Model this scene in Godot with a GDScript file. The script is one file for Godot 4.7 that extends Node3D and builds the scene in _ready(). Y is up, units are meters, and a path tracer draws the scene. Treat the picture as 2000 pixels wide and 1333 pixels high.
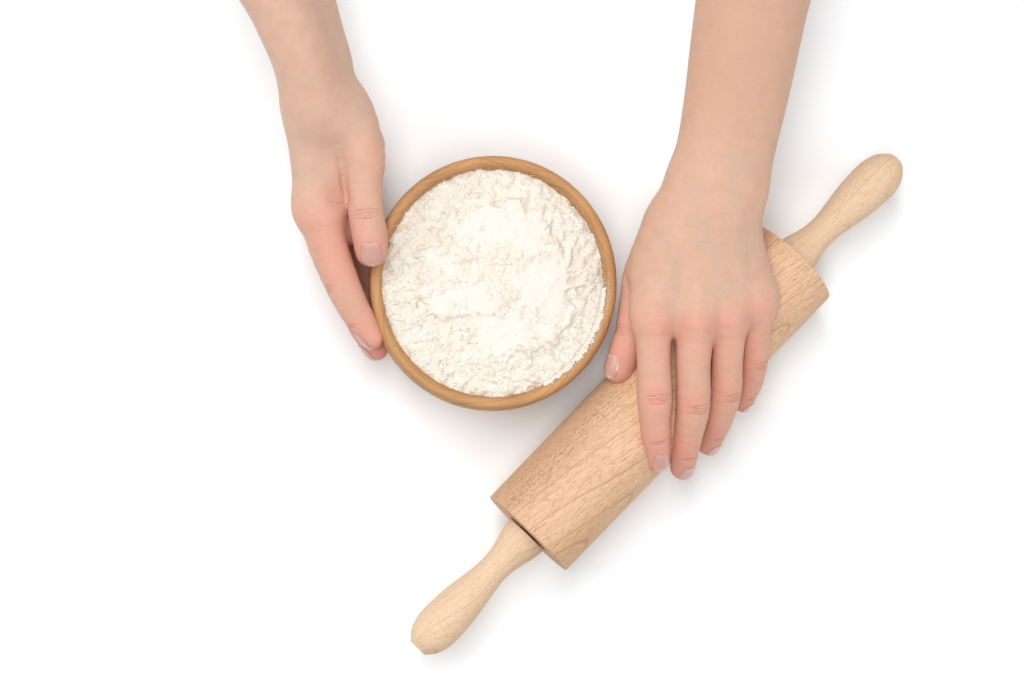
extends Node3D

# ---------------------------------------------------------------- measuring
const GROUND_SCALE := 0.0003        # metres per photo pixel on the table
const EYE := 1.296                  # camera height
const FOOT := Vector2(648, 1026)    # the point straight below the camera, photo pixels
const MID := Vector2(1000, 666.5)

func at(px: float, py: float, mm: float) -> Vector3:
	var h := mm * 0.001
	var q := (FOOT - MID) + (Vector2(px, py) - FOOT) * (1.0 - h / EYE)
	return Vector3(q.x * GROUND_SCALE, h, q.y * GROUND_SCALE)

func lin(r: int, g: int, b: int) -> Color:
	return Color8(r, g, b).srgb_to_linear()

func tag(o: Node, label: String, category: String, kind := "", group := "") -> Node:
	if label: o.set_meta("label", label)
	if category: o.set_meta("category", category)
	if kind: o.set_meta("kind", kind)
	if group: o.set_meta("group", group)
	return o

func put(called: String, mesh: Mesh, mat: Material, parent: Node = self) -> MeshInstance3D:
	var o := MeshInstance3D.new()
	o.name = called
	o.mesh = mesh
	o.material_override = mat
	parent.add_child(o, true)
	return o

func array_mesh(v: PackedVector3Array, n: PackedVector3Array, idx: PackedInt32Array, uv := PackedVector2Array(), col := PackedColorArray()) -> ArrayMesh:
	var a := []
	a.resize(Mesh.ARRAY_MAX)
	a[Mesh.ARRAY_VERTEX] = v
	a[Mesh.ARRAY_NORMAL] = n
	a[Mesh.ARRAY_INDEX] = idx
	if uv.size() == v.size(): a[Mesh.ARRAY_TEX_UV] = uv
	if col.size() == v.size(): a[Mesh.ARRAY_COLOR] = col
	var m := ArrayMesh.new()
	m.add_surface_from_arrays(Mesh.PRIMITIVE_TRIANGLES, a)
	return m

func noise(kind: int, freq: float, sd: int, octaves := 1) -> FastNoiseLite:
	var n := FastNoiseLite.new()
	n.noise_type = kind
	n.frequency = freq
	n.seed = sd
	n.fractal_type = FastNoiseLite.FRACTAL_FBM if octaves > 1 else FastNoiseLite.FRACTAL_NONE
	n.fractal_octaves = octaves
	return n

func noise_texture(n: FastNoiseLite, size: int, ramp: Gradient = null) -> NoiseTexture2D:
	var t := NoiseTexture2D.new()
	t.width = size
	t.height = size
	t.seamless = true
	t.noise = n
	if ramp: t.color_ramp = ramp
	return t

# surface of revolution: profile points are (radius, along); axis is local y
func lathe(profile: PackedVector2Array, sides: int, smooth_limit := 0.6) -> ArrayMesh:
	var v := PackedVector3Array(); var n := PackedVector3Array(); var uv := PackedVector2Array(); var idx := PackedInt32Array()
	var total := 0.0
	var run := [0.0]
	for i in range(1, profile.size()):
		total += profile[i].distance_to(profile[i - 1]); run.append(total)
	for i in profile.size() - 1:
		var a := profile[i]; var b := profile[i + 1]
		var d := (b - a).normalized()
		var d0 := d; var d1 := d
		if i > 0:
			var e := (a - profile[i - 1]).normalized()
			if e.dot(d) > smooth_limit: d0 = (e + d).normalized()
		if i + 2 < profile.size():
			var e2 := (profile[i + 2] - b).normalized()
			if e2.dot(d) > smooth_limit: d1 = (e2 + d).normalized()
		var base := v.size()
		for s in sides + 1:
			var t := TAU * s / sides
			var c := Vector3(cos(t), 0, sin(t))
			v.append(c * a.x + Vector3(0, a.y, 0)); n.append((c * d0.y - Vector3(0, d0.x, 0)).normalized()); uv.append(Vector2(float(s) / sides, run[i] / total))
			v.append(c * b.x + Vector3(0, b.y, 0)); n.append((c * d1.y - Vector3(0, d1.x, 0)).normalized()); uv.append(Vector2(float(s) / sides, run[i + 1] / total))
		for s in sides:
			var k := base + s * 2
			idx.append_array([k, k + 2, k + 1, k + 2, k + 3, k + 1])
	return array_mesh(v, n, idx, uv)

func smooth_profile(pts: Array, steps: int) -> PackedVector2Array:
	var out := PackedVector2Array()
	for i in pts.size() - 1:
		var p0: Vector2 = pts[max(i - 1, 0)]; var p1: Vector2 = pts[i]; var p2: Vector2 = pts[i + 1]; var p3: Vector2 = pts[min(i + 2, pts.size() - 1)]
		for s in steps:
			out.append(p1.cubic_interpolate(p2, p0, p3, float(s) / steps))
	out.append(pts[-1])
	return out

# ---------------------------------------------------------------- skin field
class Hand:
	var a := PackedVector3Array()
	var ba := PackedVector3Array()
	var inv := PackedFloat32Array()
	var ra := PackedFloat32Array()
	var rb := PackedFloat32Array()
	var ka := PackedFloat32Array()
	var kb := PackedFloat32Array()
	var nn := PackedVector3Array()
	var sq := PackedFloat32Array()
	var grp := PackedInt32Array()
	var all := PackedInt32Array()
	# details
	var crease_o := PackedVector3Array()      # origin, axis, side, dorsal
	var crease_a := PackedVector3Array()
	var crease_s := PackedVector3Array()
	var crease_n := PackedVector3Array()
	var crease_p: Array[PackedFloat32Array] = []
	var bump_c := PackedVector3Array()
	var bump_r := PackedFloat32Array()
	var bump_h := PackedFloat32Array()
	var blush_c := PackedVector3Array()
	var blush_r := PackedFloat32Array()
	var blush_k := PackedColorArray()
	var veins: Array = []                      # [a, b, width, colour]
	var lines: Array = []                      # long folds: [a, b, width, depth]
	var lists := {}
	var cell := 0.00085
	var base_color := Color(0.62, 0.42, 0.3)

	func bone(p: Vector3, q: Vector3, r0: float, r1: float, k0: float, k1: float, g: int, n := Vector3.ZERO, s := 1.0) -> void:
		a.append(p); ba.append(q - p); inv.append(1.0 / maxf((q - p).length_squared(), 1e-12))
		ra.append(r0 * 0.001); rb.append(r1 * 0.001); ka.append(k0 * 0.001); kb.append(k1 * 0.001)
		grp.append(g); sq.append(s - 1.0)
		if n != Vector3.ZERO:
			n = (n - (q - p) * (n.dot(q - p) / (q - p).length_squared())).normalized()
		nn.append(n)
		all.append(a.size() - 1)

	func field(p: Vector3, list: PackedInt32Array) -> float:
		var body := 1e3
		var best := 1e3
		var finger := 1e3
		var fk := 0.0
		var nearest := 1e3
		var g := 0
		for i in list:
			if grp[i] != g:
				if g > 0:
					var hh := maxf(fk - absf(body - finger), 0.0)
					best = minf(best, minf(body, finger) - (hh * hh / (4.0 * fk) if fk > 0.0 else 0.0))
				finger = 1e3; nearest = 1e3; g = grp[i]
			var pa := p - a[i]
			var t := clampf(pa.dot(ba[i]) * inv[i], 0.0, 1.0)
			var q := pa - ba[i] * t
			var d := 0.0
			if sq[i] != 0.0:
				q += nn[i] * (nn[i].dot(q) * sq[i])
				d = (q.length() - lerpf(ra[i], rb[i], t))
				if sq[i] > 0.0: d /= 1.0 + sq[i] * 0.4
			else:
				d = q.length() - lerpf(ra[i], rb[i], t)
			if g == 0:
				var k := ka[i]
				var h := maxf(k - absf(body - d), 0.0)
				body = minf(body, d) - h * h / (4.0 * k)
			else:
				if d < nearest:
					nearest = d; fk = lerpf(ka[i], kb[i], t)
				var h := maxf(0.0004 - absf(finger - d), 0.0)
				finger = minf(finger, d) - h * h / 0.0016
		if g > 0:
			var hh := maxf(fk - absf(body - finger), 0.0)
			best = minf(best, minf(body, finger) - (hh * hh / (4.0 * fk) if fk > 0.0 else 0.0))
		return minf(best, body)

	func near(p: Vector3) -> PackedInt32Array:
		var key := Vector3i((p / 0.008).floor())
		if lists.has(key): return lists[key]
		var c := (Vector3(key) + Vector3.ONE * 0.5) * 0.008
		var ds := PackedFloat32Array()
		var least := 1e3
		for i in all:
			var pa := c - a[i]
			var t := clampf(pa.dot(ba[i]) * inv[i], 0.0, 1.0)
			var d := (pa - ba[i] * t).length() - lerpf(ra[i], rb[i], t)
			ds.append(d); least = minf(least, d)
		var out := PackedInt32Array()
		for i in all:
			if ds[i] < maxf(least, 0.0) + 0.026: out.append(i)
		lists[key] = out
		return out

	func crease(o: Vector3, axis: Vector3, dorsal: Vector3, offsets: Array, bends: Array, half: float, depth: float, width := 0.45) -> void:
		var n := (dorsal - axis * dorsal.dot(axis) / axis.length_squared()).normalized()
		crease_o.append(o); crease_a.append(axis.normalized()); crease_n.append(n); crease_s.append(axis.normalized().cross(n))
		var p := PackedFloat32Array([half * 0.001, depth * 0.001, width * 0.001])
		for i in offsets.size():
			p.append(offsets[i] * 0.001); p.append(bends[i])
		crease_p.append(p)

	func detail(p: Vector3) -> float:
		var h := 0.0
		for i in crease_o.size():
			var q := p - crease_o[i]
			if q.length_squared() > 0.0004: continue
			var up := q.dot(crease_n[i])
			if up < 0.0: continue
			var x := q.dot(crease_s[i]); var y := q.dot(crease_a[i])
			var c := crease_p[i]
			var fade := exp(-pow(x / c[0], 4.0)) * smoothstep(0.0, 0.004, up)
			var k := 3
			while k < c.size():
				var e := (y - c[k] - c[k + 1] * x * x * 1000.0 - 0.00012 * sin(x * 1500.0 + k * 1.3)) / c[2]
				if absf(e) < 3.0: h -= c[1] * exp(-e * e) * fade
				k += 2
		for i in bump_c.size():
			var e := (p - bump_c[i]).length_squared() / (bump_r[i] * bump_r[i])
			if e < 6.0: h += bump_h[i] * exp(-e)
		for l in lines:
			var pa: Vector3 = p - l[0]
			var ab: Vector3 = l[1] - l[0]
			var t := clampf(pa.dot(ab) / ab.length_squared(), 0.0, 1.0)
			var off: Vector3 = pa - ab * t
			if l.size() > 4:
				# a fold that runs down over the skin: measured level, on the upper side only
				if p.y < l[4]: continue
				ab.y = 0.0; pa.y = 0.0
				t = clampf(pa.dot(ab) / ab.length_squared(), 0.0, 1.0)
				off = pa - ab * t
			var e: float = off.length() / l[2]
			if e < 2.6 and l.size() > 4: h += l[3] * exp(-e * e)
			elif e < 2.6: h += l[3] * exp(-e * e) * smoothstep(0.0, 0.2, t) * smoothstep(1.0, 0.8, t)
		return h

	var mottle := FastNoiseLite.new()
	func tint(p: Vector3, sunk: float) -> Color:
		var c := base_color
		var m := mottle.get_noise_3dv(p * 1000.0)
		c *= Color(1.0 + 0.05 * m, 1.0 + 0.09 * m, 1.0 + 0.10 * m)
		for i in blush_c.size():
			var e := (p - blush_c[i]).length_squared() / (blush_r[i] * blush_r[i])
			if e < 5.0:
				var w := exp(-e) * blush_k[i].a
				c = c.lerp(Color(blush_k[i].r, blush_k[i].g, blush_k[i].b), w)
		for l in veins:
			var ab: Vector3 = l[1] - l[0]
			var pa: Vector3 = p - l[0]
			var t := clampf(pa.dot(ab) / ab.length_squared(), 0.0, 1.0)
			var e: float = (pa - ab * t).length_squared() / (l[2] * l[2])
			if e < 4.0: c = c.lerp(Color(0.54, 0.39, 0.29), exp(-e) * l[3])
		return c.lerp(Color(0.5, 0.2, 0.15), clampf(-sunk / 0.0005, 0.0, 1.0) * 0.2)  # folds tinted darker: redness plus crease shade put into the skin colour

	func skin(origin: Vector3) -> ArrayMesh:
		mottle.frequency = 0.09; mottle.seed = 3; mottle.fractal_octaves = 4
		var lo := Vector3.ONE * 1e3; var hi := -lo
		for i in all:
			var r := maxf(ra[i], rb[i]) + 0.004
			for p in [a[i], a[i] + ba[i]]:
				lo = lo.min(p - Vector3.ONE * r); hi = hi.max(p + Vector3.ONE * r)
		var dim := Vector3i(((hi - lo) / cell).ceil()) + Vector3i.ONE * 2
		var sy := dim.x; var sz := dim.x * dim.y
		var val := PackedFloat32Array(); val.resize(sz * dim.z); val.fill(1e9)
		var vid := PackedInt32Array(); vid.resize(sz * dim.z); vid.fill(-1)
		var step := PackedInt32Array([0, 1, sy, sy + 1, sz, sz + 1, sz + sy, sz + sy + 1])
		var off := PackedVector3Array()
		for c in 8: off.append(Vector3(c & 1, (c >> 1) & 1, c >> 2))
		# start where a straight line up from each bone leaves the skin
		var todo := PackedInt32Array()
		for i in all:
			var p := a[i] + ba[i] * 0.5
			var k := 0
			while k < 60 and field(p, all) < 0.0:
				p.y += cell; k += 1
			var g := Vector3i(((p - lo) / cell).floor())
			for dy in [-1, 0]:
				todo.append(g.x + (g.y + dy) * sy + g.z * sz)
		var verts := PackedVector3Array()
		var cells := PackedInt32Array()
		var edges := PackedInt32Array([0, 1, 2, 3, 4, 5, 6, 7, 0, 2, 1, 3, 4, 6, 5, 7, 0, 4, 1, 5, 2, 6, 3, 7])
		var head := 0
		var v8 := PackedFloat32Array(); v8.resize(8)
		while head < todo.size():
			var id := todo[head]; head += 1
			if vid[id] != -1: continue
			var z := id / sz; var y := (id - z * sz) / sy; var x := id - z * sz - y * sy
			if x < 1 or y < 1 or z < 1 or x > dim.x - 3 or y > dim.y - 3 or z > dim.z - 3: continue
			var p0 := lo + Vector3(x, y, z) * cell
			var list := near(p0)
			var inside := 0
			for c in 8:
				var j := id + step[c]
				if val[j] > 1e8: val[j] = field(p0 + off[c] * cell, list)
				v8[c] = val[j]
				if v8[c] < 0.0: inside |= 1 << c
			if inside == 0 or inside == 255:
				vid[id] = -2; continue
			var sum := Vector3.ZERO; var cnt := 0
			for e in 12:
				var i0 := edges[e * 2]; var i1 := edges[e * 2 + 1]
				if (v8[i0] < 0.0) != (v8[i1] < 0.0):
					sum += off[i0].lerp(off[i1], v8[i0] / (v8[i0] - v8[i1])); cnt += 1
			vid[id] = verts.size()
			verts.append(p0 + sum / cnt * cell); cells.append(id)
			todo.append(id - 1); todo.append(id + 1); todo.append(id - sy); todo.append(id + sy); todo.append(id - sz); todo.append(id + sz)
		# faces
		var idx := PackedInt32Array()
		for n in cells.size():
			var id := cells[n]
			var s0 := val[id] < 0.0
			for ax in 3:
				var st := 1 if ax == 0 else (sy if ax == 1 else sz)
				if (val[id + st] < 0.0) == s0: continue
				var u := sy if ax == 0 else (sz if ax == 1 else 1)
				var w := sz if ax == 0 else (1 if ax == 1 else sy)
				var q0 := vid[id]; var q1 := vid[id - u]; var q2 := vid[id - u - w]; var q3 := vid[id - w]
				if q1 < 0 or q2 < 0 or q3 < 0: continue
				if s0: idx.append_array([q0, q2, q1, q0, q3, q2])
				else: idx.append_array([q0, q1, q2, q0, q2, q3])
		# lay the vertices on the field, add folds, take normals from the field
		var norms := PackedVector3Array(); norms.resize(verts.size())
		var flow := PackedVector3Array(); flow.resize(verts.size())
		var cols := PackedColorArray(); cols.resize(verts.size())
		var e1 := Vector3(1, -1, -1); var e2 := Vector3(-1, -1, 1); var e3 := Vector3(-1, 1, -1); var e4 := Vector3(1, 1, 1)
		var h := cell * 0.45
		for n in verts.size():
			var p := verts[n]
			var list := near(p)
			var f1 := field(p + e1 * h, list); var f2 := field(p + e2 * h, list); var f3 := field(p + e3 * h, list); var f4 := field(p + e4 * h, list)
			var g := e1 * f1 + e2 * f2 + e3 * f3 + e4 * f4
			var nrm := g.normalized()
			var slope := g.length() / (4.0 * h)
			p -= nrm * ((f1 + f2 + f3 + f4) * 0.25 / maxf(slope, 0.5)) * 0.9
			verts[n] = p; norms[n] = nrm; flow[n] = nrm
		# even out the facets between short bones
		for pass_ in 4:
			var sum := PackedVector3Array(); sum.resize(verts.size())
			for k in range(0, idx.size(), 3):
				var i0 := idx[k]; var i1 := idx[k + 1]; var i2 := idx[k + 2]
				var t3 := norms[i0] + norms[i1] + norms[i2]
				sum[i0] += t3; sum[i1] += t3; sum[i2] += t3
			for n in verts.size(): norms[n] = sum[n].normalized()
		for n in verts.size():
			var p := verts[n]; var nrm := norms[n]
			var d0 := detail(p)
			var hd := 0.0003
			var d1 := detail(p + e1 * hd); var d2 := detail(p + e2 * hd); var d3 := detail(p + e3 * hd); var d4 := detail(p + e4 * hd)
			if d0 != 0.0 or d1 != 0.0 or d2 != 0.0:
				var gd := (e1 * d1 + e2 * d2 + e3 * d3 + e4 * d4) / (4.0 * hd)
				nrm = (nrm - (gd - nrm * gd.dot(nrm))).normalized()
				p += flow[n] * d0
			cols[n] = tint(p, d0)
			verts[n] = p - origin
			norms[n] = nrm
		var arr := []
		arr.resize(Mesh.ARRAY_MAX)
		arr[Mesh.ARRAY_VERTEX] = verts; arr[Mesh.ARRAY_NORMAL] = norms; arr[Mesh.ARRAY_COLOR] = cols; arr[Mesh.ARRAY_INDEX] = idx
		var m := ArrayMesh.new()
		m.add_surface_from_arrays(Mesh.PRIMITIVE_TRIANGLES, arr)
		return m

	# a nail plate: a thin curved sheet laid on the skin at the end of a finger
	func nail(tip: Vector3, axis: Vector3, dorsal: Vector3, width: float, length: float, back: float, origin: Vector3, bed: Color, edge: Color) -> ArrayMesh:
		var n := (dorsal - axis * dorsal.dot(axis) / axis.length_squared()).normalized()
		var ax := axis.normalized()
		var sd := ax.cross(n)
		var nu := 22; var nv := 26
		var v := PackedVector3Array(); var nm := PackedVector3Array(); var col := PackedColorArray(); var idx := PackedInt32Array()
		var grid := PackedVector3Array()
		var w := width * 0.0005
		for j in nv + 1:
			var t := float(j) / nv
			# half width along the nail: rounded root, straight sides, rounded free edge
			var y := t * 2.0 - 1.0
			var hw := w * pow(maxf(1.0 - pow(absf(y), 2.2 if y < 0.0 else 2.5), 0.0), 0.5) * (0.93 + 0.07 * t)
			for i in nu + 1:
				var s := float(i) / nu * 2.0 - 1.0
				var ang := s * hw / w * 0.95
				var out := sin(ang) / sin(0.95) * w
				var p := tip + ax * ((-back + t * length) * 0.001) + sd * out
				# drop onto the skin along the dorsal direction
				var q := p + n * 0.012
				for k in 16:
					var f := field(q, all)
					if f < 0.0001: break
					q -= n * f * 0.9
					if (q - p).dot(n) < -0.004: break
				grid.append(q)
		# a nail is stiffer than skin: even it out along and across, keep its arch
		var lift := PackedFloat32Array()
		for q in grid: lift.append((q - tip).dot(n))
		for pass_ in 3:
			var old := lift.duplicate()
			for j in range(1, nv):
				for i in range(1, nu):
					var c := j * (nu + 1) + i
					lift[c] = old[c] * 0.4 + 0.15 * (old[c - 1] + old[c + 1] + old[c - nu - 1] + old[c + nu + 1])
		for c in grid.size():
			var j := c / (nu + 1); var t := float(j) / nv
			var s := float(c % (nu + 1)) / nu * 2.0 - 1.0
			grid[c] += n * (lift[c] - (grid[c] - tip).dot(n) + 0.0006 + 0.0001 * smoothstep(0.55, 1.0, t) - 0.0001 * smoothstep(0.2, 0.0, t) - 0.0002 * pow(absf(s), 6.0))
		for j in nv + 1:
			for i in nu + 1:
				var c := j * (nu + 1) + i
				var du := grid[j * (nu + 1) + mini(i + 1, nu)] - grid[j * (nu + 1) + maxi(i - 1, 0)]
				var dv := grid[mini(j + 1, nv) * (nu + 1) + i] - grid[maxi(j - 1, 0) * (nu + 1) + i]
				var m := dv.cross(du)
				m = m.normalized() if m.length_squared() > 1e-18 else n
				if m.dot(n) < 0.0: m = -m
				var t := float(j) / nv
				v.append(grid[c] - origin); nm.append(m)
				var k := bed.lerp(edge, smoothstep(0.86, 0.93, t - 0.05 * pow(absf(float(i) / nu * 2.0 - 1.0), 2.0)) * 0.8)
				k = k.lerp(Color(0.72, 0.50, 0.44), 0.5 * smoothstep(0.24, 0.1, t + 0.1 * pow(float(i) / nu * 2.0 - 1.0, 2.0)))
				k = k.lerp(Color(0.48, 0.21, 0.16), 0.65 * maxf(smoothstep(0.78, 1.0, absf(float(i) / nu * 2.0 - 1.0)) * smoothstep(0.95, 0.8, t), smoothstep(0.09, 0.0, t)))
				col.append(k)
		for j in nv:
			for i in nu:
				var c := j * (nu + 1) + i
				idx.append_array([c, c + nu + 1, c + 1, c + 1, c + nu + 1, c + nu + 2])
		# the thickness: a rim down into the skin along the outline
		var loop := PackedInt32Array()
		for j in nv + 1: loop.append(j * (nu + 1))
		for i in range(1, nu + 1): loop.append(nv * (nu + 1) + i)
		for j in range(nv - 1, -1, -1): loop.append(j * (nu + 1) + nu)
		var b := v.size()
		var mid := tip + ax * ((-back + length * 0.5) * 0.001) - origin
		for l in loop:
			var o := (v[l] - mid); o = (o - n * o.dot(n)).normalized()
			v.append(v[l]); nm.append((o * 0.7 + n * 0.7).normalized()); col.append(col[l])
			v.append(v[l] - n * 0.0014 - o * 0.0001); nm.append(o); col.append(col[l])
		for l in loop.size() - 1:
			var c := b + l * 2
			if (v[c + 1] - v[c]).cross(v[c + 2] - v[c]).dot(nm[c + 1]) > 0.0: idx.append_array([c, c + 2, c + 1, c + 2, c + 3, c + 1])
			else: idx.append_array([c, c + 1, c + 2, c + 2, c + 1, c + 3])
		var arr := []
		arr.resize(Mesh.ARRAY_MAX)
		arr[Mesh.ARRAY_VERTEX] = v; arr[Mesh.ARRAY_NORMAL] = nm; arr[Mesh.ARRAY_COLOR] = col; arr[Mesh.ARRAY_INDEX] = idx
		var ms := ArrayMesh.new()
		ms.add_surface_from_arrays(Mesh.PRIMITIVE_TRIANGLES, arr)
		return ms

# joints: [x, y, height mm, radius mm, blend with the palm mm]
func chain(h: Hand, g: int, joints: Array, sub := 3, n := Vector3.ZERO) -> void:
	# a smooth run through the joints: place, radius, blend and flatness all pass through the given values
	var last := joints.size() - 1
	var before: Array = []
	for i in last:
		for s in sub + (1 if i == last - 1 else 0):
			var t := float(s) / sub
			var j: Array = []
			for c in joints[0].size():
				j.append(cubic_interpolate(joints[i][c], joints[i + 1][c], joints[maxi(i - 1, 0)][c], joints[mini(i + 2, last)][c], t))
			if before:
				h.bone(at(before[0], before[1], before[2]), at(j[0], j[1], j[2]), before[3], j[3], maxf(before[4], 0.3), maxf(j[4], 0.3), g, n, (before[5] + j[5]) * 0.5 if j.size() > 5 else 1.0)
			before = j

func body(h: Hand, p: Array, q: Array, k: float, n := Vector3.ZERO, s := 1.0) -> void:
	h.bone(at(p[0], p[1], p[2]), at(q[0], q[1], q[2]), p[3], q[3], k, k, 0, n, s)

func blush(h: Hand, px: float, py: float, mm: float, r: float, c: Color, w: float) -> void:
	h.blush_c.append(at(px, py, mm)); h.blush_r.append(r * 0.001); h.blush_k.append(Color(c.r, c.g, c.b, w))

func bump(h: Hand, px: float, py: float, mm: float, r: float, tall: float) -> void:
	h.bump_c.append(at(px, py, mm)); h.bump_r.append(r * 0.001); h.bump_h.append(tall * 0.001)

func fold(h: Hand, p: Array, q: Array, width: float, depth: float) -> void:
	h.lines.append([at(p[0], p[1], p[2]), at(q[0], q[1], q[2]), width * 0.001, depth * 0.001])

func groove(h: Hand, run: Array, width: float, depth: float, above: float) -> void:
	for i in run.size() - 1:
		h.lines.append([at(run[i][0], run[i][1], run[i][2]), at(run[i + 1][0], run[i + 1][1], run[i + 1][2]), width * 0.001, depth * 0.001, above * 0.001])

func vein(h: Hand, run: Array) -> void:
	for i in run.size() - 1:
		var p := at(run[i][0], run[i][1], run[i][2]); var q := at(run[i + 1][0], run[i + 1][1], run[i + 1][2])
		h.veins.append([p, q, 0.004, 0.24])
		h.lines.append([p, q, 0.0018, 0.00016])

const BIG := [[-2.7, -0.9, 0.7, 2.3], [0.016, 0.006, -0.006, -0.016]]
const SMALL := [[-0.7, 0.9], [0.008, -0.006]]

var skin_mat: StandardMaterial3D
var nail_mat: StandardMaterial3D

func make_skin() -> void:
	skin_mat = StandardMaterial3D.new()
	skin_mat.vertex_color_use_as_albedo = true
	skin_mat.roughness = 0.44
	skin_mat.metallic_specular = 0.3
	skin_mat.subsurf_scatter_enabled = true
	skin_mat.subsurf_scatter_strength = 0.035
	skin_mat.uv1_triplanar = true
	skin_mat.uv1_scale = Vector3.ONE * 18.0
	# fine skin relief: a net of tiny polygons that repeats without a seam
	var size := 512; var cells := 60
	var rng := RandomNumberGenerator.new(); rng.seed = 12
	var pts := PackedVector2Array()
	for i in cells * cells: pts.append(Vector2(i % cells + rng.randf_range(0.05, 0.95), i / cells + rng.randf_range(0.05, 0.95)))
	var data := PackedByteArray(); data.resize(size * size)
	for y in size:
		var fy := (y + 0.5) * cells / size; var cy := int(fy)
		for x in size:
			var fx := (x + 0.5) * cells / size; var cx := int(fx)
			var f1 := 9.0; var f2 := 9.0
			for j in range(cy - 1, cy + 2):
				for i in range(cx - 1, cx + 2):
					var q := pts[posmod(j, cells) * cells + posmod(i, cells)]
					var dx := q.x - posmod(i, cells) + i - fx; var dy := q.y - posmod(j, cells) + j - fy
					var d := dx * dx + dy * dy
					if d < f1:
						f2 = f1; f1 = d
					elif d < f2: f2 = d
			data[y * size + x] = int(clampf((sqrt(f2) - sqrt(f1)) * 2.2, 0.0, 1.0) * 200.0 + rng.randf() * 55.0)
	skin_mat.heightmap_enabled = true
	skin_mat.heightmap_texture = ImageTexture.create_from_image(Image.create_from_data(size, size, false, Image.FORMAT_L8, data))
	skin_mat.heightmap_scale = 0.022
	nail_mat = StandardMaterial3D.new()
	nail_mat.vertex_color_use_as_albedo = true
	nail_mat.roughness = 0.2
	nail_mat.metallic_specular = 0.6

const RED := Color(0.77, 0.305, 0.23)
const PALE := Color(0.66, 0.46, 0.33)
const VEIN := Color(0.60, 0.41, 0.295)
const BED := Color(0.63, 0.33, 0.27)
const EDGE := Color(0.74, 0.62, 0.54)

func add_nail(h: Hand, parent: Node3D, j: Array, k: Array, dorsal: Vector3, width: float, length: float, back: float) -> void:
	var tip := at(k[0], k[1], k[2])
	var axis := tip - at(j[0], j[1], j[2])
	put("fingernail", h.nail(tip, axis, dorsal, width, length, back, parent.position, BED, EDGE), nail_mat, parent)

func joint_folds(h: Hand, j: Array, before: Array, after: Array, dorsal: Vector3, big: bool, depth := 0.62) -> void:
	var axis := at(after[0], after[1], after[2]) - at(before[0], before[1], before[2])
	var k: Array = BIG if big else SMALL
	h.crease(at(j[0], j[1], j[2]), axis, dorsal, k[0], k[1], j[3] * 0.72, depth, 0.55)

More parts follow.
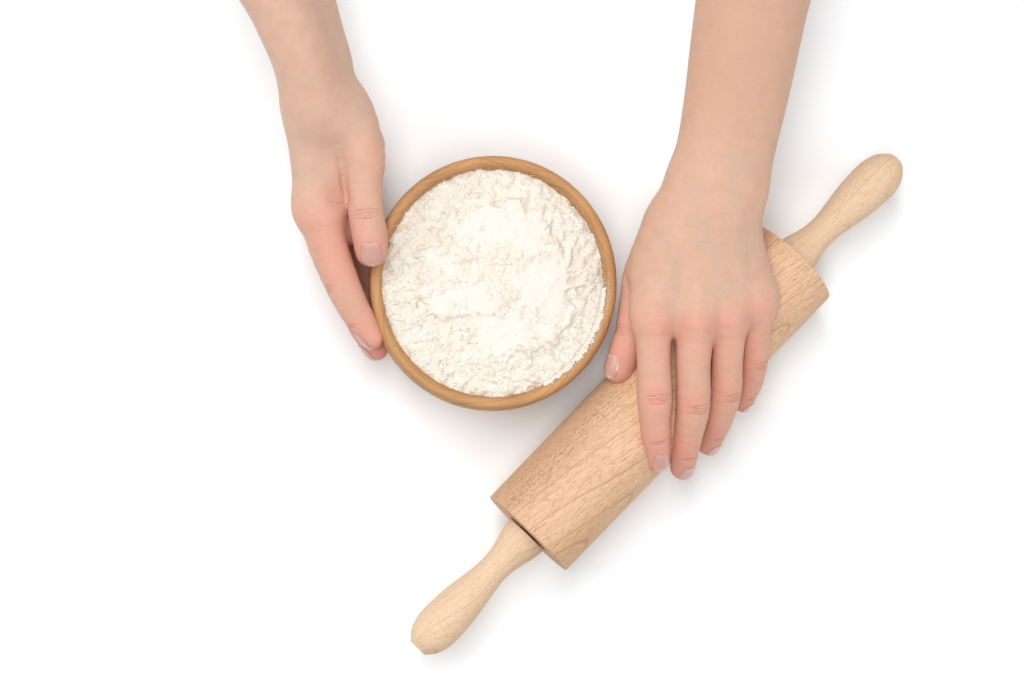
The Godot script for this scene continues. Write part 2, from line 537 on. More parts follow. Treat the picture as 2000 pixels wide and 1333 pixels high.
func hand_on_pin() -> void:
	var h := Hand.new()
	h.base_color = Color(0.665, 0.405, 0.285)
	var up := Vector3.UP
	# forearm and wrist
	chain(h, 0, [[1515, -420, 158, 34, 2, 1.1], [1488, -100, 130, 30.6, 2, 1.13], [1470, 0, 120, 29.2, 2, 1.15], [1453, 100, 111, 28.2, 2, 1.18], [1436, 200, 103, 26.9, 2, 1.25], [1411, 320, 94, 25.6, 3, 1.35], [1388, 405, 87, 26.0, 10, 1.5]], 3, up)
	# metacarpals and pads
	body(h, [1350, 425, 84, 13.0], [1278, 615, 78, 11.4], 10)
	body(h, [1375, 425, 86, 13.0], [1362, 622, 80, 11.2], 10)
	body(h, [1400, 425, 86, 13.0], [1425, 612, 77.5, 10.6], 10)
	body(h, [1425, 435, 82, 12], [1477, 592, 73, 9.8], 10)
	body(h, [1436, 470, 76, 13.5], [1474, 560, 69, 11], 8)
	body(h, [1335, 430, 80, 13.5], [1268, 540, 72, 10.5], 14)
	body(h, [1300, 520, 70, 10], [1340, 590, 71, 9], 12)
	body(h, [1380, 520, 74, 14], [1420, 560, 72, 12], 12)
	var thumb := [[1311, 445, 76, 14.5, 12], [1263, 530, 62, 12.3, 6], [1249, 578, 54, 10.6, 1.5], [1239, 620, 51, 9.4, 0.6], [1234, 652, 51, 9.6, 0.6], [1220, 690, 50, 9.0, 0.4], [1209, 721, 49, 8.2, 0.4]]
	var index := [[1277, 600, 78, 11.0, 10], [1276, 645, 78, 10.2, 9], [1277, 700, 75.5, 9.2, 3], [1279, 775, 70, 9.6, 1], [1279, 818, 65, 8.4, 0.5], [1281, 853, 59.5, 8.0, 0.5], [1285, 897, 50, 6.9, 0.5]]
	var middle := [[1362, 610, 80, 11.0, 10], [1358, 655, 79, 10.4, 9], [1354, 712, 75, 9.5, 3], [1354, 790, 65.5, 9.6, 1], [1345, 845, 55, 8.3, 0.5], [1338, 880, 45, 7.8, 0.5], [1333, 913, 32, 7.0, 0.5]]
	var ring := [[1424, 605, 77, 10.5, 10], [1423, 645, 76, 9.8, 9], [1421, 700, 70.5, 8.6, 3], [1417, 765, 59, 9.0, 1], [1405, 815, 47, 8.0, 0.5], [1396, 840, 38, 7.4, 0.5], [1384, 866, 25, 6.8, 0.5]]
	var pinky := [[1477, 585, 73, 9.6, 10], [1479, 615, 72, 8.9, 8], [1477, 652, 67, 8.0, 3], [1473, 705, 57, 7.7, 1], [1467, 743, 46, 7.0, 0.5], [1459, 764, 38, 6.5, 0.5], [1449, 784, 27, 6.0, 0.5]]
	chain(h, 1, thumb); chain(h, 2, index); chain(h, 3, middle); chain(h, 4, ring); chain(h, 5, pinky)
	# knuckles, tendons, folds
	for k in [[1277, 622, 90, 9, 0.5], [1363, 625, 92, 9, 0.7], [1424, 612, 89, 8, 0.5], [1484, 588, 84, 7, 1.5], [1320, 640, 90, 8, -0.9], [1394, 640, 89, 8, -0.9], [1452, 618, 84, 7, -0.8]]:
		bump(h, k[0], k[1], k[2], k[3], k[4])
	fold(h, [1360, 440, 100], [1363, 610, 91], 4.2, 0.8)
	fold(h, [1390, 440, 100], [1424, 600, 88], 4.0, 0.8)
	fold(h, [1335, 450, 97], [1278, 600, 90], 4.2, 0.7)
	fold(h, [1420, 470, 98], [1478, 585, 84], 4.0, 0.5)
	for y in [606, 618, 634]: groove(h, [[1248, y, 90], [1276, y + 2, 90], [1302, y, 90]], 0.5, -0.13, 70)
	for y in [612, 626]: groove(h, [[1345, y, 92], [1380, y + 1, 92]], 0.5, -0.12, 70)
	vein(h, [[1445, 300, 115], [1432, 380, 106], [1450, 450, 98], [1462, 520, 92], [1440, 580, 90]])
	vein(h, [[1350, 330, 108], [1362, 430, 102], [1402, 500, 97], [1396, 570, 92], [1394, 620, 89]])
	vein(h, [[1300, 450, 95], [1322, 530, 93], [1318, 600, 90]])
	var d1 := Vector3(0.12, 1, 0.2); var d2 := Vector3(0.3, 0.9, 0.4); var d3 := Vector3(0.5, 0.8, 0.5); var d4 := Vector3(0.6, 0.7, 0.5)
	var dt := Vector3(-0.8, 0.62, 0.0)
	joint_folds(h, index[3], index[2], index[4], d1, true); joint_folds(h, index[5], index[4], index[6], d1, false)
	joint_folds(h, middle[3], middle[2], middle[4], d2, true); joint_folds(h, middle[5], middle[4], middle[6], d2, false)
	joint_folds(h, ring[3], ring[2], ring[4], d3, true); joint_folds(h, ring[5], ring[4], ring[6], d3, false)
	joint_folds(h, pinky[3], pinky[2], pinky[4], d4, true); joint_folds(h, pinky[5], pinky[4], pinky[6], d4, false)
	joint_folds(h, thumb[4], thumb[3], thumb[5], dt, true)
	for f in [index, middle, ring, pinky, thumb]:
		for j in range(1, f.size()): blush(h, f[j][0], f[j][1], f[j][2], 14, RED, 0.27)
		blush(h, f[3][0], f[3][1], f[3][2] + f[3][3], 8, RED, 0.45)
		blush(h, f[-1][0], f[-1][1], f[-1][2], 13, RED, 0.6)
		blush(h, f[-2][0], f[-2][1], f[-2][2] + f[-2][3], 7, RED, 0.3)
	for k in [[1278, 630, 90], [1363, 632, 91], [1424, 622, 88], [1480, 600, 83]]:
		blush(h, k[0], k[1], k[2], 8, RED, 0.42)
	var arm := Color(0.585, 0.34, 0.23)
	for y in [-200, -100, 0, 100, 190]: blush(h, 1505 - (y + 200) * 0.19, y, 130, 34, arm, 0.42)
	blush(h, 1440, 330, 110, 9, VEIN, 0.45); blush(h, 1370, 470, 99, 8, VEIN, 0.4); blush(h, 1455, 480, 95, 8, VEIN, 0.4); blush(h, 1400, 560, 92, 7, VEIN, 0.35); blush(h, 1310, 560, 90, 7, VEIN, 0.25)
	var o := MeshInstance3D.new()
	o.name = "hand"
	o.position = at(1380, 520, 0)
	add_child(o, true)
	o.mesh = h.skin(o.position)
	o.material_override = skin_mat
	tag(o, "bare hand laid palm down on the rolling pin, with its forearm", "hand")
	add_nail(h, o, index[-2], index[-1], d1, 9.6, 14.5, 8.4)
	add_nail(h, o, middle[-2], middle[-1], Vector3(0.35, 0.8, 0.45), 10, 14.2, 8.2)
	add_nail(h, o, ring[-2], ring[-1], d3, 9.2, 13, 7.5)
	add_nail(h, o, pinky[-2], pinky[-1], d4, 7.8, 11, 6)
	add_nail(h, o, thumb[-2], thumb[-1], dt, 11.5, 14, 7)

func hand_at_bowl() -> void:
	var h := Hand.new()
	h.base_color = Color(0.655, 0.41, 0.295)
	var sd := Vector3(1, 0.15, -0.25)
	chain(h, 0, [[447, -420, 152, 33, 2, 1.1], [508, -100, 127, 25, 2, 1.22], [549, 0, 118, 23.0, 2, 1.25], [589, 100, 106, 21.4, 2, 1.26], [607, 155, 96, 21.5, 3, 1.24], [622, 215, 84, 23, 8, 1.3]], 3, sd)
	chain(h, 0, [[465, -420, 143, 32, 3, 1.1], [546, -100, 109, 24.5, 9, 1.3], [581, 0, 95, 22.6, 9, 1.35], [612, 100, 85, 20.9, 9, 1.35], [626, 150, 78, 21, 8, 1.32]], 3, sd)
	# metacarpals, stacked one below the other
	body(h, [607, 210, 88, 14], [617, 408, 70, 11.5], 7)
	body(h, [655, 410, 61, 9.5], [668, 455, 57, 8.5], 6)
	body(h, [609, 210, 80, 14], [619, 412, 53, 11.3], 7)
	body(h, [614, 210, 72, 14], [621, 402, 37, 11], 7)
	body(h, [627, 205, 66, 13], [628, 398, 24, 10.5], 7)
	# thumb base and palm
	body(h, [672, 215, 76, 14], [706, 285, 66, 13], 10)
	body(h, [650, 230, 78, 15], [650, 290, 70, 12], 12)
	body(h, [640, 290, 77, 11.5], [652, 378, 69, 10.5], 10)
	body(h, [640, 330, 58, 14], [672, 400, 46, 13], 12)
	body(h, [660, 380, 42, 14], [700, 450, 36, 10], 12)
	var thumb := [[660, 208, 88, 12.8, 12], [692, 255, 85, 13.2, 10], [709, 308, 82, 12.2, 3.5], [711, 360, 79, 10.0, 0.8], [714, 415, 75, 9.8, 0.5], [722, 462, 71, 9.9, 0.4], [725, 490, 68, 9.0, 0.4]]
	var index := [[618, 402, 70, 11.5, 10], [632, 452, 68, 11.2, 8], [649, 502, 64, 10.3, 2], [667, 552, 60, 9.7, 0.8], [690, 600, 56, 8.6, 0.5], [705, 623, 54, 7.8, 0.5], [727, 658, 51, 6.8, 0.5]]
	var middle := [[620, 410, 53, 11.3, 10], [636, 480, 49, 10, 5], [668, 560, 43, 9.2, 0.8], [700, 622, 38, 8.2, 0.5], [714, 648, 36, 7.8, 0.5], [735, 681, 34, 6.9, 0.5]]
	var ring := [[622, 402, 37, 11, 10], [640, 470, 32, 9.6, 5], [672, 548, 27, 8.8, 0.8], [712, 600, 23, 7.8, 0.5], [738, 645, 20, 6.7, 0.5]]
	var pinky := [[625, 396, 24, 10.2, 10], [650, 450, 19, 8.6, 5], [685, 510, 14, 7.8, 0.8], [715, 550, 11, 7, 0.5], [738, 580, 9, 6.0, 0.5]]
	chain(h, 1, thumb); chain(h, 2, index); chain(h, 3, middle); chain(h, 4, ring); chain(h, 5, pinky)
	bump(h, 655, 385, 82, 7, -0.8); bump(h, 600, 425, 80, 9, 0.6); bump(h, 640, 440, 80, 7, 0.4)
	groove(h, [[655, 297, 88], [659, 312, 87]], 0.9, -0.2, 60)
	groove(h, [[659, 312, 87], [667, 345, 85]], 1.0, -0.4, 60)
	groove(h, [[667, 345, 85], [675, 382, 83]], 1.0, -0.55, 60)
	groove(h, [[650, 396, 82], [664, 399, 80], [678, 396, 77]], 0.7, -0.35, 60)
	groove(h, [[664, 356, 84], [672, 366, 83]], 0.5, -0.4, 60)
	fold(h, [600, 300, 94], [590, 400, 84], 5, 0.35)
	fold(h, [672, 470, 74], [685, 472, 68], 0.9, -0.4)
	fold(h, [690, 230, 94], [730, 310, 92], 5, 0.3)
	var dt := Vector3(-0.05, 1, 0.12); var di := Vector3(-0.95, 0.12, 0.3)
	joint_folds(h, thumb[4], thumb[3], thumb[5], dt, true, 0.65)
	joint_folds(h, index[3], index[2], index[4], di, true); joint_folds(h, index[5], index[4], index[6], di, false)
	joint_folds(h, middle[3], middle[2], middle[4], di, true)
	for f in [thumb, index, middle, ring, pinky]:
		for j in range(2, f.size()): blush(h, f[j][0], f[j][1], f[j][2], 16, RED, 0.19 if f != thumb else 0.12)
		blush(h, f[-1][0], f[-1][1], f[-1][2], 14, RED, 0.6)
	blush(h, 640, 460, 76, 17, RED, 0.28); blush(h, 605, 430, 80, 14, RED, 0.3); blush(h, 725, 300, 93, 10, RED, 0.2); blush(h, 650, 385, 80, 9, RED, 0.15); blush(h, 655, 520, 70, 14, RED, 0.3)
	vein(h, [[590, 200, 106], [586, 280, 98], [598, 350, 90]])
	vein(h, [[690, 170, 104], [705, 230, 98], [735, 270, 92]])
	blush(h, 590, 270, 98, 10, VEIN, 0.35); blush(h, 590, 330, 90, 9, VEIN, 0.35); blush(h, 700, 190, 100, 9, VEIN, 0.25)
	var o := MeshInstance3D.new()
	o.name = "hand"
	o.position = at(630, 330, 0)
	add_child(o, true)
	o.mesh = h.skin(o.position)
	o.material_override = skin_mat
	tag(o, "bare hand holding the side of the flour bowl, thumb on its rim, with its forearm", "hand")
	add_nail(h, o, thumb[-2], thumb[-1], dt, 13, 15, 7.8)
	add_nail(h, o, index[-2], index[-1], di, 9.6, 13, 7)
	add_nail(h, o, middle[-2], middle[-1], di, 9.8, 13, 7)

# ---------------------------------------------------------------- wood
# beech as a solid: growth rings about a tilted pith, pores in short streaks; read off along a turned surface
func wood_texture(w: int, hgt: int, place: Callable, pale: Color, dark: Color, ring_mm: float, sd: int, flecks: int, fleck_len: float, lean := 0.0, ray_at := -1.0) -> Array:
	var warp := noise(FastNoiseLite.TYPE_SIMPLEX_SMOOTH, 0.018, sd, 2)
	var fine := noise(FastNoiseLite.TYPE_SIMPLEX_SMOOTH, 0.9, sd + 1, 2)
	var tone := noise(FastNoiseLite.TYPE_SIMPLEX_SMOOTH, 0.03, sd + 2, 2)
	var data := PackedByteArray(); data.resize(w * hgt * 3)
	var relief := PackedByteArray(); relief.resize(w * hgt)
	var rng := RandomNumberGenerator.new(); rng.seed = sd
	var pore := PackedFloat32Array(); pore.resize(w * hgt)
	for f in flecks:
		var x := rng.randi_range(0, w - 1); var y := rng.randi_range(0, hgt - 1)
		var l := int(rng.randf_range(0.35, 1.0) * fleck_len)
		var k := rng.randf_range(0.1, 0.8) * rng.randf_range(0.4, 1.0)
		var tip := lean * sin(TAU * x / w) + rng.randf_range(-0.04, 0.04)
		for s in l:
			var fade := sin(PI * (s + 0.5) / l)
			var yy := y + s
			if yy >= hgt: break
			var xx := posmod(int(x + s * tip), w)
			pore[yy * w + xx] = maxf(pore[yy * w + xx], k * fade)
	for y in hgt:
		for x in w:
			var p: Vector3 = place.call(float(x) / w, (y + 0.5) / hgt)
			var q := Vector3(p.x, p.y * 0.12, p.z)
			var ray := 0.0
			if ray_at >= 0.0:
				var zone := exp(-pow(wrapf(float(x) / w - ray_at, -0.5, 0.5) / 0.045, 2.0))
				ray = zone * smoothstep(0.1, 0.45, fine.get_noise_2d(x * 0.16, y * 0.11))
			var r := Vector2(p.x, p.z).length() + warp.get_noise_3dv(q * 1.0) * 6.0
			var ph := r / ring_mm
			var fr := ph - floorf(ph)
			var line := exp(-pow((fr - 0.85) / 0.055, 2.0)) * (0.5 + 0.4 * sin(floorf(ph) * 2.4))
			var late := smoothstep(0.2, 0.85, fr) * 0.25 * (1.0 - smoothstep(0.86, 1.0, fr))
			var g := fine.get_noise_3d(p.x * 1.6, p.y * 0.14, p.z * 1.6) * 0.5
			var dk := clampf(line * 0.5 + late * 0.35 + g * 0.3 + 0.12 + tone.get_noise_3dv(q) * 0.28, 0.0, 1.0)
			var po := pore[y * w + x] * (0.45 + 0.75 * clampf(1.0 - fr, 0.0, 1.0))
			var c := pale.lerp(dark, clampf(dk + ray * 0.45, 0, 1))
			c = c.lerp(dark * Color(0.62, 0.5, 0.42), clampf(po * 1.35, 0.0, 0.85))
			c = c.linear_to_srgb()
			var j := (y * w + x) * 3
			data[j] = int(clampf(c.r, 0, 1) * 255); data[j + 1] = int(clampf(c.g, 0, 1) * 255); data[j + 2] = int(clampf(c.b, 0, 1) * 255)
			relief[y * w + x] = int(clampf(0.75 + g * 0.25 - po * 0.2 - line * 0.12, 0, 1) * 255)
	return [ImageTexture.create_from_image(Image.create_from_data(w, hgt, false, Image.FORMAT_RGB8, data)), ImageTexture.create_from_image(Image.create_from_data(w, hgt, false, Image.FORMAT_L8, relief))]

func wood(tex: Array, rough: float, relief: float) -> StandardMaterial3D:
	var m := StandardMaterial3D.new()
	m.albedo_texture = tex[0]
	m.roughness = rough
	m.metallic_specular = 0.22
	m.heightmap_enabled = true
	m.heightmap_texture = tex[1]
	m.heightmap_scale = relief
	return m

func rolling_pin() -> void:
	var p0 := at(1031, 1043, 30.3); var p1 := at(1543, 512, 30.3)
	var root := Node3D.new()
	root.name = "rolling_pin"
	root.position = Vector3((p0.x + p1.x) / 2, 0, (p0.z + p1.z) / 2)
	add_child(root, true)
	tag(root, "pale beech rolling pin with two turned handles, lying under the hand", "rolling pin")
	var along := (p1 - p0).normalized()
	var len := p0.distance_to(p1)
	var side := along.cross(Vector3.UP).normalized()
	var turn := Basis(side, along, side.cross(along))
	# local y runs from the near end (0) to the far end
	var r := 0.0302
	var prof := PackedVector2Array([Vector2(0.0056, 0.006), Vector2(0.0137, 0.006), Vector2(0.0139, 0.0), Vector2(0.02, 0), Vector2(r - 0.0005, 0), Vector2(r - 0.00015, 0.00015), Vector2(r, 0.0006)])
	for i in range(1, 24): prof.append(Vector2(r, len * i / 24.0))
	prof.append_array([Vector2(r, len - 0.0006), Vector2(r - 0.00015, len - 0.00015), Vector2(r - 0.0005, len), Vector2(0.0139, len), Vector2(0.0137, len - 0.006), Vector2(0.0056, len - 0.006)])
	var total := 0.0
	for i in range(1, prof.size()): total += prof[i].distance_to(prof[i - 1])
	var place := func(u: float, v: float) -> Vector3:
		var y := v * total * 1000.0 - 30.4
		var rad := 30.2
		if y < 0.0: rad = maxf(30.2 + y, 0.0)
		var t := u * TAU
		var far := 62.0 - 0.108 * y
		return Vector3(cos(t) * rad + 0.77 * far, y, sin(t) * rad + 0.64 * far)
	var tex := wood_texture(1024, 1024, place, lin(228, 189, 154), lin(168, 118, 82), 3.0, 11, 26000, 24, -0.2, 0.36)
	var b := put("barrel", lathe(prof, 128, 0.85), wood(tex, 0.62, 0.03), root)
	b.transform = Transform3D(turn, p0 - root.position)
	# handles: radius, distance from the barrel's end
	var hp := smooth_profile([Vector2(0.0130, 0.0006), Vector2(0.0117, 0.0086), Vector2(0.0094, 0.0175), Vector2(0.0085, 0.0264), Vector2(0.0091, 0.0346), Vector2(0.0109, 0.046), Vector2(0.0121, 0.0547), Vector2(0.0128, 0.0633), Vector2(0.01305, 0.0722), Vector2(0.0121, 0.079), Vector2(0.0099, 0.0847), Vector2(0.0056, 0.0898)], 6)
	hp.insert(0, Vector2(0.0127, 0.0)); hp.insert(0, Vector2(0.0, 0.0))
	var dome := hp.duplicate()
	hp.append(Vector2(0.0, 0.0899))
	dome.append_array([Vector2(0.0044, 0.0905), Vector2(0.003, 0.091), Vector2(0.0015, 0.0912), Vector2(0.0, 0.0912)])
	var hl := 0.0
	for i in range(1, hp.size()): hl += hp[i].distance_to(hp[i - 1])
	for e in 2:
		var part: PackedVector2Array = hp.duplicate() if e == 0 else dome.duplicate()
		for i in part.size(): part[i].y *= 1.0 if e == 0 else 0.925
		var mesh := lathe(part, 72, 0.8)
		var tl := Basis(Vector3(1, 0, 0.6).normalized(), 0.1 if e == 0 else -0.14)
		var hplace := func(u: float, v: float) -> Vector3:
			var y := v * hl * 1000.0
			var t := u * TAU
			var rad := 11.5 + 2.0 * sin(v * 8.0)
			return tl * (Vector3(cos(t) * rad, y, sin(t) * rad) + (Vector3(-24, -40, 16) if e == 0 else Vector3(26, -60, 22)))
		var ht := wood_texture(512, 640, hplace, lin(227, 196, 164), lin(194, 152, 117), 3.4, 31 + e * 7, 5000, 20)
		var o := put("handle", mesh, wood(ht, 0.55, 0.02), root)
		var dir := -along if e == 0 else along.rotated(Vector3.UP, 0.0) 
		if e == 1: dir = (at(1741, 323, 30) - at(1541, 514, 30)).normalized()
		var sd := dir.cross(Vector3.UP).normalized()
		o.transform = Transform3D(Basis(sd, dir, sd.cross(dir)), (p0 if e == 0 else p1) + dir * (0.0012 if e == 0 else 0.0006) - root.position)
	var dark := StandardMaterial3D.new()
	dark.albedo_color = Color8(120, 92, 68)
	dark.roughness = 0.7
	var rod := CylinderMesh.new()
	rod.top_radius = 0.0055; rod.bottom_radius = 0.0055; rod.height = len + 0.012; rod.radial_segments = 32
	var ro := put("spindle", rod, dark, root)
	ro.transform = Transform3D(turn, (p0 + p1) / 2 - root.position)

const BOWL_H := 58.0
func bowl() -> void:
	var c := at(964, 551, BOWL_H)
	var root := Node3D.new()
	root.name = "wooden_bowl"
	root.position = Vector3(c.x, 0, c.z)
	add_child(root, true)
	root.scale = Vector3(1, 1, 1.027)
	tag(root, "round brown wooden bowl filled to the brim with white flour", "bowl")
	var pts := smooth_profile([Vector2(0.036, 0.0008), Vector2(0.047, 0.003), Vector2(0.058, 0.013), Vector2(0.0655, 0.027), Vector2(0.0694, 0.042), Vector2(0.0697, 0.051), Vector2(0.0688, 0.0562), Vector2(0.0668, 0.0579), Vector2(0.0648, 0.0576), Vector2(0.0632, 0.0556), Vector2(0.0622, 0.051), Vector2(0.0608, 0.042), Vector2(0.054, 0.024), Vector2(0.04, 0.012), Vector2(0.02, 0.008)], 5)
	pts.insert(0, Vector2(0.0345, 0.0)); pts.insert(0, Vector2(0.0, 0.0)); pts.append(Vector2(0.0, 0.008))
	var total := 0.0
	var run := [0.0]
	for i in range(1, pts.size()):
		total += pts[i].distance_to(pts[i - 1]); run.append(total)
	var place := func(u: float, v: float) -> Vector3:
		var d := v * total
		var k := 1
		while k < run.size() - 1 and run[k] < d: k += 1
		var q: Vector2 = pts[k - 1].lerp(pts[k], clampf((d - run[k - 1]) / maxf(run[k] - run[k - 1], 1e-6), 0, 1)) * 1000.0
		var t := u * TAU + 0.6
		# turned from a round of wood, the heart a little off the middle
		return Vector3(cos(t) * q.x + 8.0 + q.y * 0.1, q.y, sin(t) * q.x - 6.0)
	var tex := wood_texture(1024, 512, place, lin(199, 151, 104), lin(143, 97, 59), 2.8, 57, 4000, 4)
	put("bowl_body", lathe(pts, 160, 0.5), wood(tex, 0.5, 0.02), root)

func flour() -> void:
	var c := at(964, 551, BOWL_H)
	var lump := noise(FastNoiseLite.TYPE_SIMPLEX_SMOOTH, 0.05, 71, 3)
	var crumb := noise(FastNoiseLite.TYPE_CELLULAR, 0.22, 72, 2)
	crumb.cellular_return_type = FastNoiseLite.RETURN_DISTANCE
	var crumb2 := noise(FastNoiseLite.TYPE_CELLULAR, 0.75, 73, 2)
	crumb2.cellular_return_type = FastNoiseLite.RETURN_DISTANCE
	var grain := noise(FastNoiseLite.TYPE_SIMPLEX_SMOOTH, 0.9, 74, 3)
	var patch := noise(FastNoiseLite.TYPE_SIMPLEX_SMOOTH, 0.035, 75, 2)
	var shelf := noise(FastNoiseLite.TYPE_SIMPLEX_SMOOTH, 0.06, 76, 3)
	var v := PackedVector3Array(); var idx := PackedInt32Array(); var col := PackedColorArray()
	var n := 420
	var quiet := PackedFloat32Array()
	var R := 63.6
	var id := PackedInt32Array(); id.resize((n + 1) * (n + 1)); id.fill(-1)
	for j in n + 1:
		for i in n + 1:
			var x := (float(i) / n * 2 - 1) * (R + 1.5); var z := (float(j) / n * 2 - 1) * (R + 1.5)
			var d := Vector2(x, z).length()
			var edge := R + 0.9 * lump.get_noise_2d(x * 3.0 + 400, z * 3.0)
			var spill := exp(-pow((rad_to_deg(atan2(z, x)) - 33.0) / 17.0, 2.0))
			edge += spill * (1.1 + 1.6 * grain.get_noise_2d(x * 0.8, z * 0.8) + 2.2 * shelf.get_noise_2d(x * 2.0 + 77, z * 2.0))
			if d > edge: continue
			# a pressed, smoother top with a broken rim, and looser flour round it
			var wob := shelf.get_noise_2d(x, z) * 11.0
			var plate := smoothstep(3.0, -3.0, Vector2(x - 3.0, (z + 1.0) * 1.02).length() - 44.0 + wob)
			var low := smoothstep(-1.0, 1.4, z - 18.0 - wob * 0.3) * smoothstep(26, 10, absf(x + 22.0))
			plate *= 1.0 - 0.85 * low
			var calm := smoothstep(-0.1, 0.4, patch.get_noise_2d(x + 10, z)) * plate
			calm = maxf(calm, smoothstep(19, 5, Vector2((x - 2.0) * 0.5, z + 33.0).length()) * plate)
			calm = maxf(calm, smoothstep(14, 3, Vector2(x - 38.0, (z - 8.0) * 0.45).length()) * plate)
			calm = maxf(calm, smoothstep(14, 3, Vector2((x + 2.0) * 0.7, z - 36.0).length()) * plate)
			var rough := 1.0 - 0.85 * calm
			var y := 51.8 + 2.3 * plate + 2.0 * (1.0 - d * d / (R * R)) + lump.get_noise_2d(x, z) * 2.0 * (0.4 + 0.6 * rough) + lump.get_noise_2d(x * 2.6 + 150, z * 2.6) * 1.7 * rough
			var cr := crumb.get_noise_2d(x, z); var c2 := crumb2.get_noise_2d(x + 31, z)
			var some := smoothstep(-0.25, 0.3, patch.get_noise_2d(z * 2.2 - 70, x * 2.2))
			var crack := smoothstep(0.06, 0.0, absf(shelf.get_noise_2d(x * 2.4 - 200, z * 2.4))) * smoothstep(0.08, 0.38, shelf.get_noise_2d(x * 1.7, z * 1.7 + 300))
			y += rough * (-(cr + 1.0) * (0.15 + 1.05 * some) - (c2 + 1.0) * (0.15 + 0.2 * some) + 1.0 - crack * crack * 1.5) + grain.get_noise_2d(x, z) * (0.08 + 0.22 * rough)
			y -= smoothstep(R - 5.0, R, d) * (1.4 + lump.get_noise_2d(x * 2.0, z * 2.0 + 90) * 2.0)
			if spill > 0.04 and d > 61.0: y = maxf(y, (remap(d, 61.0, 64.8, 54.5, 57.65) if d < 64.8 else 57.8) + 0.25 + 0.3 * grain.get_noise_2d(x, z))
			id[j * (n + 1) + i] = v.size()
			v.append(Vector3(x, y, z) * 0.001)
			var warm := clampf(0.35 + 0.4 * patch.get_noise_2d(x * 2.0, z * 2.0 + 60), 0.0, 1.0) * rough
			quiet.append(calm)
			col.append(Color(0.80, 0.75, 0.675).lerp(Color(0.78, 0.65, 0.49), clampf(warm * 0.6 + crack * rough * 0.6, 0.0, 1.0)))  # cracks get warm crevice shade painted in, beside the patchy flour tone
	for j in n:
		for i in n:
			var k := j * (n + 1) + i
			var q := [id[k], id[k + 1], id[k + n + 1], id[k + n + 2]]
			if q[0] >= 0 and q[1] >= 0 and q[2] >= 0: idx.append_array([q[0], q[1], q[2]])
			if q[1] >= 0 and q[3] >= 0 and q[2] >= 0: idx.append_array([q[1], q[3], q[2]])
	# crumbs lying loose on top and along the rim
	var rng := RandomNumberGenerator.new(); rng.seed = 5
	var ball := SphereMesh.new(); ball.radial_segments = 7; ball.rings = 4; ball.radius = 0.5; ball.height = 1.0


	var arrs := ball.get_mesh_arrays()
	var bv: PackedVector3Array = arrs[Mesh.ARRAY_VERTEX]; var bi: PackedInt32Array = arrs[Mesh.ARRAY_INDEX]
	for k in 2700:
		var t := rng.randf() * TAU
		var d := R - absf(rng.randfn(0.0, 9.0)) if k < 700 else sqrt(rng.randf()) * (R - 3.0)
		var p := Vector3(cos(t) * d, 0, sin(t) * d)
		var gi := int(roundf((p.x / (R + 1.5) + 1) * 0.5 * n)); var gj := int(roundf((p.z / (R + 1.5) + 1) * 0.5 * n))
		var g := id[gj * (n + 1) + gi]
		var spot := Vector3.ZERO
		var sz := rng.randf_range(0.35, 1.3) if rng.randf() < 0.93 else rng.randf_range(1.3, 2.6)
		if k >= 1500:
			# dust and crumbs spilled on the rim at the near right
			t = deg_to_rad(28.0 + rng.randfn(0.0, 17.0)) if k < 2500 else rng.randf() * TAU
			d = 62.4 + absf(rng.randfn(0.0, 1.3 if k < 2500 else 0.6))
			if d > 66.9: continue
			sz = rng.randf_range(0.2, 0.75)
			spot = Vector3(cos(t) * d, (remap(d, 62.4, 64.8, 53.5, 57.6) if d < 64.8 else 57.75) + 0.1, sin(t) * d) * 0.001
			g = maxi(g, 0)
		elif g < 0 or (quiet[g] > 0.4 and k % 8 > 0): continue
		else: spot = v[g]
		var rot := Basis(Vector3(rng.randfn(), rng.randfn(), rng.randfn()).normalized(), rng.randf() * TAU).scaled(Vector3(1, rng.randf_range(0.6, 0.9), rng.randf_range(0.7, 1.1)) * sz * 0.001)
		var b0 := v.size()
		for q in bv:
			v.append(spot + rot * (q * (0.8 + 0.4 * absf(grain.get_noise_3dv(q * 3.0 + p)))) + Vector3(0, sz * 0.0002, 0)); col.append(col[g])
		for q in bi: idx.append(b0 + q)
	var nm := PackedVector3Array(); nm.resize(v.size())
	for k in range(0, idx.size(), 3):
		var f := (v[idx[k + 2]] - v[idx[k]]).cross(v[idx[k + 1]] - v[idx[k]])
		nm[idx[k]] += f; nm[idx[k + 1]] += f; nm[idx[k + 2]] += f
	for k in nm.size(): nm[k] = nm[k].normalized()
	var m := StandardMaterial3D.new()
	m.vertex_color_use_as_albedo = true
	m.roughness = 1.0
	m.subsurf_scatter_enabled = true
	m.subsurf_scatter_strength = 0.1
	m.metallic_specular = 0.1
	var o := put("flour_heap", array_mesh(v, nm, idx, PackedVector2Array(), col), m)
	o.position = Vector3(c.x, 0, c.z)
	o.scale = Vector3(1, 1, 1.027)
	tag(o, "heap of crumbly white flour filling the wooden bowl", "flour")

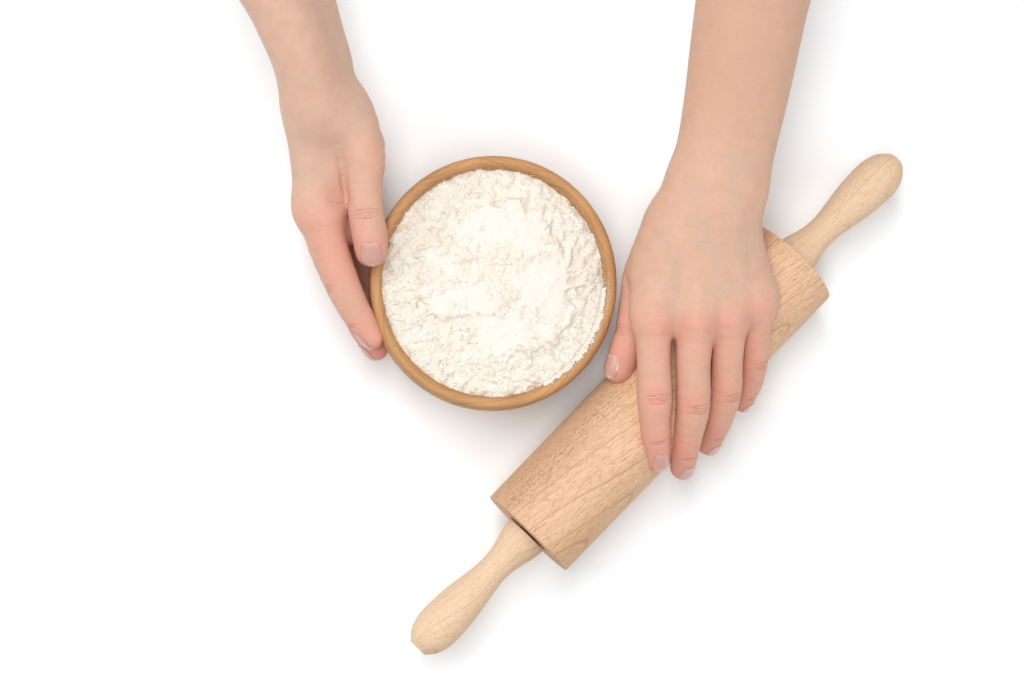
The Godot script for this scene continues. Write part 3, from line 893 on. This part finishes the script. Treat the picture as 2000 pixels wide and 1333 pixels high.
func _ready() -> void:
	# camera straight above the table, its lens shifted; lamps; exposure
	var cam := Camera3D.new()
	cam.name = "camera"
	add_child(cam)
	var near := 0.1
	cam.set_frustum(1333.0 * GROUND_SCALE * near / EYE, Vector2(MID.x - FOOT.x, FOOT.y - MID.y) * GROUND_SCALE * near / EYE, near, 30.0)
	cam.transform = Transform3D(Basis(Vector3.RIGHT, -PI / 2), at(FOOT.x, FOOT.y, 0) + Vector3(0, EYE, 0))
	cam.current = true
	var we := WorldEnvironment.new()
	we.name = "environment"
	var env := Environment.new()
	env.background_mode = Environment.BG_COLOR
	env.background_color = Color(0.97, 0.985, 1)
	env.background_energy_multiplier = 0.33
	env.tonemap_mode = Environment.TONE_MAPPER_LINEAR
	env.tonemap_exposure = 1.0
	env.sdfgi_enabled = true; env.ssao_enabled = true; env.ssil_enabled = true
	we.environment = env
	add_child(we)
	# two studio softboxes above the table and a weaker one from the far side
	softbox("softbox", Vector3(-0.3, 2.0, -0.2), Vector2(0.55, 2.4), 3.55)
	softbox("softbox", Vector3(-0.95, 0.95, -0.3), Vector2(0.9, 0.9), 0.55)
	softbox("softbox", Vector3(0.95, 0.8, 0.25), Vector2(0.9, 0.9), 0.4)
	# the table
	var t := PlaneMesh.new()
	t.size = Vector2(8, 8)
	var tm := StandardMaterial3D.new()
	tm.albedo_color = Color(0.96, 0.964, 0.96)
	tm.roughness = 0.6
	tm.metallic_specular = 0.25
	var to := put("tabletop", t, tm)
	tag(to, "plain seamless white table surface under everything", "tabletop", "structure")
	make_skin()
	bowl()
	flour()
	rolling_pin()
	var t0 := Time.get_ticks_msec()
	hand_at_bowl()
	hand_on_pin()
	print("hands ", Time.get_ticks_msec() - t0)

func softbox(called: String, p: Vector3, size: Vector2, energy: float) -> void:
	var l := AreaLight3D.new()
	l.name = called
	l.area_size = size
	l.light_energy = energy
	l.light_color = Color(0.985, 0.99, 1.0)
	l.shadow_enabled = true
	l.area_range = 12.0
	add_child(l, true)
	l.look_at_from_position(p, Vector3(0, 0.03, 0), Vector3(0, 0, -1))
